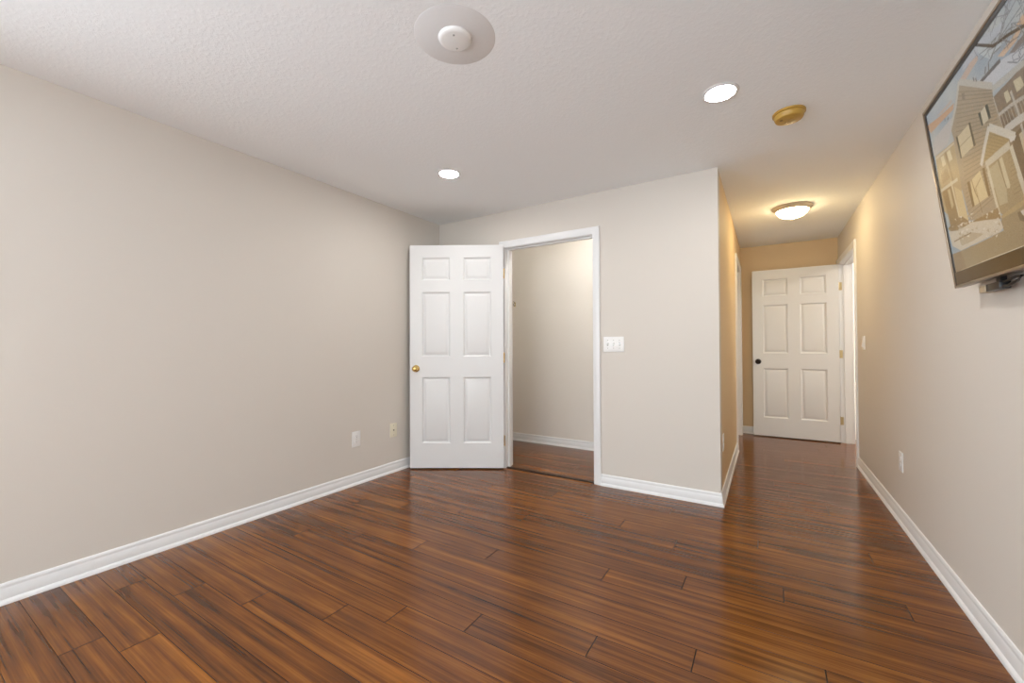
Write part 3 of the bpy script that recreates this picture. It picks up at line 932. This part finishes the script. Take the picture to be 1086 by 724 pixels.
(1,[(0.676,0.679),(0.678,0.673),(0.641,0.694),(0.606,0.713),(0.615,0.686)],(128,130,134),0.0022),
(1,[(0.575,0.747),(0.547,0.756),(0.518,0.759),(0.506,0.755),(0.466,0.771)],(128,130,134),0.0022),
(1,[(0.584,0.73),(0.58,0.721),(0.539,0.742),(0.511,0.744),(0.512,0.731)],(128,130,134),0.0022),
(1,[(0.763,0.589),(0.747,0.59),(0.733,0.584),(0.714,0.58),(0.699,0.582)],(128,130,134),0.0022),
(1,[(0.693,0.626),(0.656,0.639),(0.635,0.633),(0.644,0.616),(0.648,0.593)],(128,130,134),0.0022),
(1,[(0.631,0.714),(0.591,0.723),(0.581,0.707),(0.581,0.69),(0.577,0.676)],(128,130,134),0.0022),
(1,[(0.575,0.73),(0.528,0.756),(0.531,0.748),(0.487,0.772),(0.496,0.757)],(128,130,134),0.0022),
(1,[(0.532,0.708),(0.485,0.717),(0.475,0.701),(0.486,0.676),(0.491,0.668)],(128,130,134),0.0022),
(1,[(0.761,0.611),(0.759,0.606),(0.755,0.588),(0.722,0.602),(0.71,0.592)],(128,130,134),0.0022),
(1,[(0.643,0.76),(0.612,0.768),(0.61,0.756),(0.586,0.762),(0.56,0.768)],(128,130,134),0.0022),
(1,[(0.575,0.748),(0.587,0.727),(0.587,0.719),(0.579,0.704),(0.573,0.694)],(128,130,134),0.0022),
(1,[(0.682,0.643),(0.69,0.631),(0.652,0.639),(0.659,0.62),(0.64,0.615)],(128,130,134),0.0022),
(1,[(0.621,0.76),(0.586,0.77),(0.559,0.781),(0.55,0.764),(0.517,0.768)],(128,130,134),0.0022),
(1,[(0.651,0.625),(0.641,0.622),(0.612,0.637),(0.595,0.636),(0.559,0.648)],(128,130,134),0.0022),
(1,[(0.63,0.655),(0.59,0.658),(0.571,0.655),(0.549,0.647),(0.551,0.63)],(128,130,134),0.0022),
(1,[(0.677,0.632),(0.682,0.617),(0.676,0.599),(0.661,0.601),(0.63,0.603)],(128,130,134),0.0022),
(1,[(0.715,0.563),(0.719,0.552),(0.691,0.561),(0.659,0.565),(0.661,0.543)],(128,130,134),0.0022),
(1,[(0.604,0.654),(0.577,0.66),(0.576,0.654),(0.53,0.663),(0.499,0.671)],(128,130,134),0.0022),
(1,[(0.706,0.62),(0.667,0.637),(0.648,0.637),(0.616,0.643),(0.626,0.624)],(128,130,134),0.0022),
(1,[(0.727,0.706),(0.701,0.71),(0.664,0.717),(0.673,0.705),(0.681,0.687)],(128,130,134),0.0022),
(1,[(0.749,0.576),(0.725,0.576),(0.717,0.563),(0.69,0.563),(0.698,0.542)],(128,130,134),0.0022),
(1,[(0.725,0.708),(0.712,0.708),(0.707,0.695),(0.698,0.695),(0.69,0.685)],(128,130,134),0.0022),
(0,[(0.116,0.184),(0.141,0.18),(0.139,0.175)],(186,168,138),0),
(0,[(0.312,0.168),(0.328,0.168),(0.318,0.162)],(222,210,188),0),
(0,[(0.351,0.206),(0.363,0.208),(0.363,0.199)],(222,210,188),0),
(0,[(0.174,0.221),(0.202,0.215),(0.188,0.213)],(200,186,160),0),
(0,[(0.213,0.217),(0.231,0.218),(0.23,0.208)],(222,210,188),0),
(0,[(0.116,0.213),(0.143,0.212),(0.139,0.204)],(200,186,160),0),
(0,[(0.14,0.225),(0.168,0.225),(0.158,0.214)],(222,210,188),0),
(0,[(0.38,0.142),(0.397,0.141),(0.385,0.135)],(186,168,138),0),
(0,[(0.379,0.206),(0.402,0.207),(0.396,0.198)],(200,186,160),0),
(0,[(0.41,0.176),(0.426,0.177),(0.422,0.167)],(200,186,160),0),
(0,[(0.254,0.184),(0.276,0.18),(0.27,0.175)],(186,168,138),0),
(0,[(0.124,0.208),(0.141,0.211),(0.131,0.199)],(200,186,160),0),
(0,[(0.429,0.188),(0.442,0.19),(0.434,0.183)],(222,210,188),0),
(0,[(0.324,0.217),(0.339,0.216),(0.328,0.211)],(186,168,138),0),
(0,[(0.179,0.174),(0.203,0.171),(0.198,0.164)],(222,210,188),0),
(0,[(0.334,0.156),(0.349,0.159),(0.351,0.146)],(186,168,138),0),
(0,[(0.345,0.198),(0.36,0.201),(0.354,0.19)],(200,186,160),0),
(0,[(0.124,0.22),(0.151,0.219),(0.136,0.211)],(186,168,138),0),
(0,[(0.062,0.237),(0.091,0.235),(0.077,0.23)],(186,168,138),0),
(0,[(0.216,0.213),(0.237,0.213),(0.225,0.208)],(222,210,188),0),
(0,[(0.172,0.222),(0.201,0.22),(0.179,0.218)],(200,186,160),0),
(0,[(0.239,0.226),(0.248,0.226),(0.245,0.22)],(222,210,188),0),
(0,[(0.387,0.174),(0.399,0.172),(0.4,0.167)],(222,210,188),0),
(0,[(0.241,0.239),(0.269,0.234),(0.246,0.233)],(222,210,188),0),
(0,[(0.212,0.237),(0.241,0.235),(0.231,0.228)],(186,168,138),0),
(0,[(0.352,0.134),(0.369,0.135),(0.355,0.13)],(186,168,138),0),
(0,[(0.208,0.244),(0.226,0.241),(0.224,0.236)],(200,186,160),0),
(0,[(0.106,0.256),(0.117,0.255),(0.122,0.244)],(222,210,188),0),
(0,[(0.395,0.143),(0.408,0.144),(0.402,0.136)],(186,168,138),0),
(0,[(0.182,0.198),(0.211,0.193),(0.19,0.189)],(222,210,188),0),
(0,[(0.265,0.187),(0.285,0.188),(0.274,0.178)],(200,186,160),0),
(0,[(0.202,0.163),(0.219,0.162),(0.221,0.155)],(186,168,138),0),
(0,[(0.364,0.172),(0.376,0.171),(0.377,0.164)],(200,186,160),0),
(0,[(0.32,0.141),(0.329,0.141),(0.334,0.132)],(222,210,188),0),
(0,[(0.35,0.158),(0.36,0.159),(0.366,0.149)],(200,186,160),0),
(0,[(0.395,0.168),(0.419,0.168),(0.403,0.162)],(222,210,188),0),
(0,[(0.127,0.192),(0.158,0.188),(0.137,0.184)],(200,186,160),0),
(0,[(0.138,0.199),(0.172,0.199),(0.143,0.19)],(222,210,188),0),
(0,[(0.135,0.173),(0.151,0.175),(0.147,0.164)],(200,186,160),0),
(0,[(0.177,0.173),(0.204,0.172),(0.193,0.167)],(222,210,188),0),
(0,[(0.287,0.155),(0.3,0.16),(0.295,0.15)],(186,168,138),0),
(0,[(0.138,0.186),(0.163,0.186),(0.156,0.174)],(186,168,138),0),
(0,[(0.22,0.186),(0.245,0.183),(0.24,0.176)],(186,168,138),0),
(0,[(0.142,0.212),(0.164,0.214),(0.148,0.207)],(186,168,138),0),
(0,[(0.341,0.139),(0.361,0.138),(0.356,0.133)],(200,186,160),0),
(0,[(0.153,0.228),(0.185,0.224),(0.166,0.222)],(222,210,188),0),
(0,[(0.184,0.184),(0.198,0.184),(0.203,0.174)],(186,168,138),0),
(0,[(0.412,0.158),(0.427,0.161),(0.426,0.148)],(186,168,138),0),
(0,[(0.386,0.126),(0.402,0.128),(0.388,0.119)],(222,210,188),0),
(0,[(0.151,0.253),(0.177,0.249),(0.164,0.243)],(222,210,188),0),
(0,[(0.151,0.242),(0.171,0.239),(0.164,0.235)],(186,168,138),0),
(0,[(0.118,0.227),(0.15,0.223),(0.126,0.219)],(200,186,160),0),
(0,[(0.182,0.22),(0.21,0.218),(0.204,0.209)],(186,168,138),0),
(0,[(0.235,0.152),(0.251,0.157),(0.245,0.147)],(186,168,138),0),
(0,[(0.389,0.14),(0.401,0.14),(0.404,0.134)],(222,210,188),0),
(0,[(0.323,0.209),(0.333,0.214),(0.325,0.202)],(186,168,138),0),
(0,[(0.189,0.163),(0.207,0.165),(0.202,0.157)],(186,168,138),0),
(0,[(0.243,0.21),(0.254,0.212),(0.249,0.205)],(222,210,188),0),
(0,[(0.326,0.178),(0.348,0.176),(0.331,0.175)],(200,186,160),0),
(0,[(0.115,0.196),(0.141,0.199),(0.133,0.185)],(186,168,138),0),
(1,[(0.491,0.708),(0.581,0.645),(0.658,0.626),(0.743,0.597),(0.852,0.551)],(92,84,80),0.009),
(1,[(0.649,0.747),(0.676,0.693),(0.639,0.661),(0.605,0.64)],(132,132,134),0.0035),
(1,[(0.697,0.706),(0.651,0.66),(0.613,0.639)],(132,132,134),0.0035),
(1,[(0.725,0.681),(0.64,0.664)],(132,132,134),0.0035),
(1,[(0.743,0.651),(0.674,0.648),(0.605,0.64),(0.542,0.619)],(132,132,134),0.0035),
(1,[(0.693,0.637),(0.708,0.617),(0.727,0.608)],(132,132,134),0.0035),
(1,[(0.628,0.634),(0.664,0.601),(0.679,0.6)],(132,132,134),0.0035),
(1,[(0.551,0.618),(0.573,0.626),(0.615,0.621)],(132,132,134),0.0035),
(1,[(0.633,0.563),(0.677,0.535),(0.722,0.539)],(132,132,134),0.0035),
(1,[(0.709,0.62),(0.734,0.571),(0.708,0.56)],(132,132,134),0.0035),
(1,[(0.631,0.705),(0.587,0.683)],(132,132,134),0.0035),
(1,[(0.51,0.601),(0.521,0.618)],(120,112,108),0.006),
(1,[(0.533,0.597),(0.54,0.62)],(120,112,108),0.006),
(1,[(0.441,0.618),(0.438,0.632)],(120,112,108),0.006),
(1,[(0.453,0.609),(0.453,0.621)],(120,112,108),0.006),
(1,[(0.204,0.604),(0.219,0.607)],(120,112,108),0.006),
(1,[(0.183,0.609),(0.186,0.62)],(120,112,108),0.006),
(1,[(0.329,0.218),(0.322,0.264),(0.305,0.3),(0.297,0.344)],(150,122,80),0.004),
(1,[(0.31,0.298),(0.3,0.319)],(150,122,80),0.003),
(1,[(0.32,0.274),(0.315,0.308),(0.363,0.327)],(160,132,88),0.003)
]


def build_screen():
    nx, nz = 920, 486
    W_, H_ = SX1 - SX0, SZ1 - SZ0

    def lin(c):
        c = c / 255.0
        return c / 12.92 if c <= .04045 else ((c + .055) / 1.055) ** 2.4
    img = [[None] * (nx + 1) for _ in range(nz + 1)]
    for j in range(nz + 1):                       # dusk sky behind the houses
        v = j / nz
        base = (150 + 16 * v, 168 + 8 * v, 178 + 2 * v)
        for i in range(nx + 1):
            s = 9 * math.sin(i * .021 + j * .05) + 5 * math.sin(i * .05 - j * .031)
            img[j][i] = (base[0] + s, base[1] + s * .6, base[2])

    def fill(poly, col):
        ys = [p[1] for p in poly]
        j0 = max(0, int((min(ys) - SZ0) / H_ * nz)); j1 = min(nz, int((max(ys) - SZ0) / H_ * nz) + 1)
        for j in range(j0, j1 + 1):
            z = SZ0 + H_ * j / nz
            xs_ = []
            for (ax, az), (bx_, bz_) in zip(poly, poly[1:] + poly[:1]):
                if (az <= z) != (bz_ <= z):
                    xs_.append(ax + (z - az) / (bz_ - az) * (bx_ - ax))
            xs_.sort()
            for xa, xb in zip(xs_[::2], xs_[1::2]):
                i0 = max(0, math.ceil((xa - SX0) / W_ * nx)); i1 = min(nx, math.floor((xb - SX0) / W_ * nx))
                for i in range(i0, i1 + 1):
                    img[j][i] = col
    for kind, pts, col, wd in PIC:
        if kind == 0:
            fill(list(pts), col)
        else:
            for (ax, az), (bx_, bz_) in zip(pts, pts[1:]):
                d = Vector((bx_ - ax, bz_ - az))
                if d.length < 1e-6:
                    continue
                q = Vector((-d.y, d.x)).normalized() * max(wd, .0018) / 2
                fill([(ax + q.x, az + q.y), (bx_ + q.x, bz_ + q.y), (bx_ - q.x, bz_ - q.y), (ax - q.x, az - q.y)], col)
    rnd = random.Random(4)
    for row in img:
        for i, c in enumerate(row):
            m_ = sum(c) / 3
            row[i] = tuple(105 + (m_ - 105) * 1.22 + (q - m_) * .82 for q in c)
    for it in range(1):                           # soften the picture a little, then give it grain
        src = img
        img = [row[:] for row in src]
        for j in range(1, nz):
            for i in range(1, nx):
                a0, a1, a2, a3, a4 = src[j][i], src[j - 1][i], src[j + 1][i], src[j][i - 1], src[j][i + 1]
                img[j][i] = tuple(.5 * a0[q] + .125 * (a1[q] + a2[q] + a3[q] + a4[q]) for q in range(3))
    for j in range(nz + 1):
        for i in range(nx + 1):
            g_ = rnd.gauss(0, 9)
            img[j][i] = tuple(max(0, min(255, c + g_)) for c in img[j][i])
    verts = [(SX0 + W_ * i / nx, .004, SZ0 + H_ * j / nz) for j in range(nz + 1) for i in range(nx + 1)]
    faces = [(j * (nx + 1) + i, j * (nx + 1) + i + 1, (j + 1) * (nx + 1) + i + 1, (j + 1) * (nx + 1) + i) for j in range(nz) for i in range(nx)]
    me = bpy.data.meshes.new('screen')
    me.from_pydata(verts, [], faces)
    at = me.color_attributes.new('picture', 'FLOAT_COLOR', 'POINT')
    flat = []
    for row in img:
        for c in row:
            flat.extend((lin(c[0]), lin(c[1]), lin(c[2]), 1.0))
    at.data.foreach_set('color', flat)
    m = bpy.data.materials.new('lit_screen')
    m.use_nodes = True
    n, l = nodes_of(m)
    b = n['Principled BSDF']
    b.inputs['Base Color'].default_value = (.01, .01, .01, 1)
    b.inputs['Roughness'].default_value = .14
    b.inputs['Specular IOR Level'].default_value = .5
    a_ = n.new('ShaderNodeAttribute'); a_.attribute_name = 'picture'
    l.new(a_.outputs['Color'], b.inputs['Emission Color'])
    b.inputs['Emission Strength'].default_value = SCREEN
    me.materials.append(m)
    o = bpy.data.objects.new('screen', me)
    COL.objects.link(o)
    o.parent = tv
    o['label'] = 'lit screen with a picture of a snowy gabled townhouse'


SCREEN = 0.44
build_screen()

# tilting wall mount behind the set, its arm ends showing below the lower edge
inv = tv.matrix_world.inverted()
TY, TZ = 1.80, 1.62


def mount_part(mb, name, m, parent=tv, sm=None):
    o = mb.build(name, m, None, sm)
    o.data.transform(inv)
    o.parent = parent
    return o


def wbox(x0, x1, y0, y1, z0, z1, bev=.002):
    return MB().box(x0, x1, y0, y1, z0, z1, bev, 2)


mount_part(wbox(XR - .012, XR - .0008, TY - .30, TY + .30, TZ - .10, TZ + .10), 'mount_plate', M['black'])
for y in (TY + .27, TY - .17):
    arm = MB()
    sq = [(-.015, -.008), (.015, -.008), (.015, .008), (-.015, .008)]
    arm.prism(sq, (XR - .026, y, 1.322), (XR - .030, y, TZ - .10), (0, 1, 0), (1, 0, 0))
    arm.prism(sq, (XR - .030, y, TZ - .10), (XR - .062, y, TZ + .18), (0, 1, 0), (1, 0, 0))
    ar = mount_part(arm, 'bracket_arm', M['black'])
    mount_part(wbox(XR - .050, XR - .022, y - .055, y + .045, 1.298, 1.324, .003), 'release_tab', M['black'], ar, 35)
    t_ = mount_part(wbox(XR - .052, XR - .020, y + .0455, y + .095, 1.297, 1.322, .003), 'tab_end', M['tan'], ar, 35)
    t_['label'] = 'tan end piece of the black arm'
    mount_part(MB().tube([(XR - .040, y - .050, 1.306), (XR - .042, y - .09, 1.303), (XR - .042, y - .15, 1.312), (XR - .040, y - .17, 1.324), (XR - .040, y - .13, 1.325), (XR - .040, y - .05, 1.318)], .0045), 'pull_loop', M['black'], ar, 40)
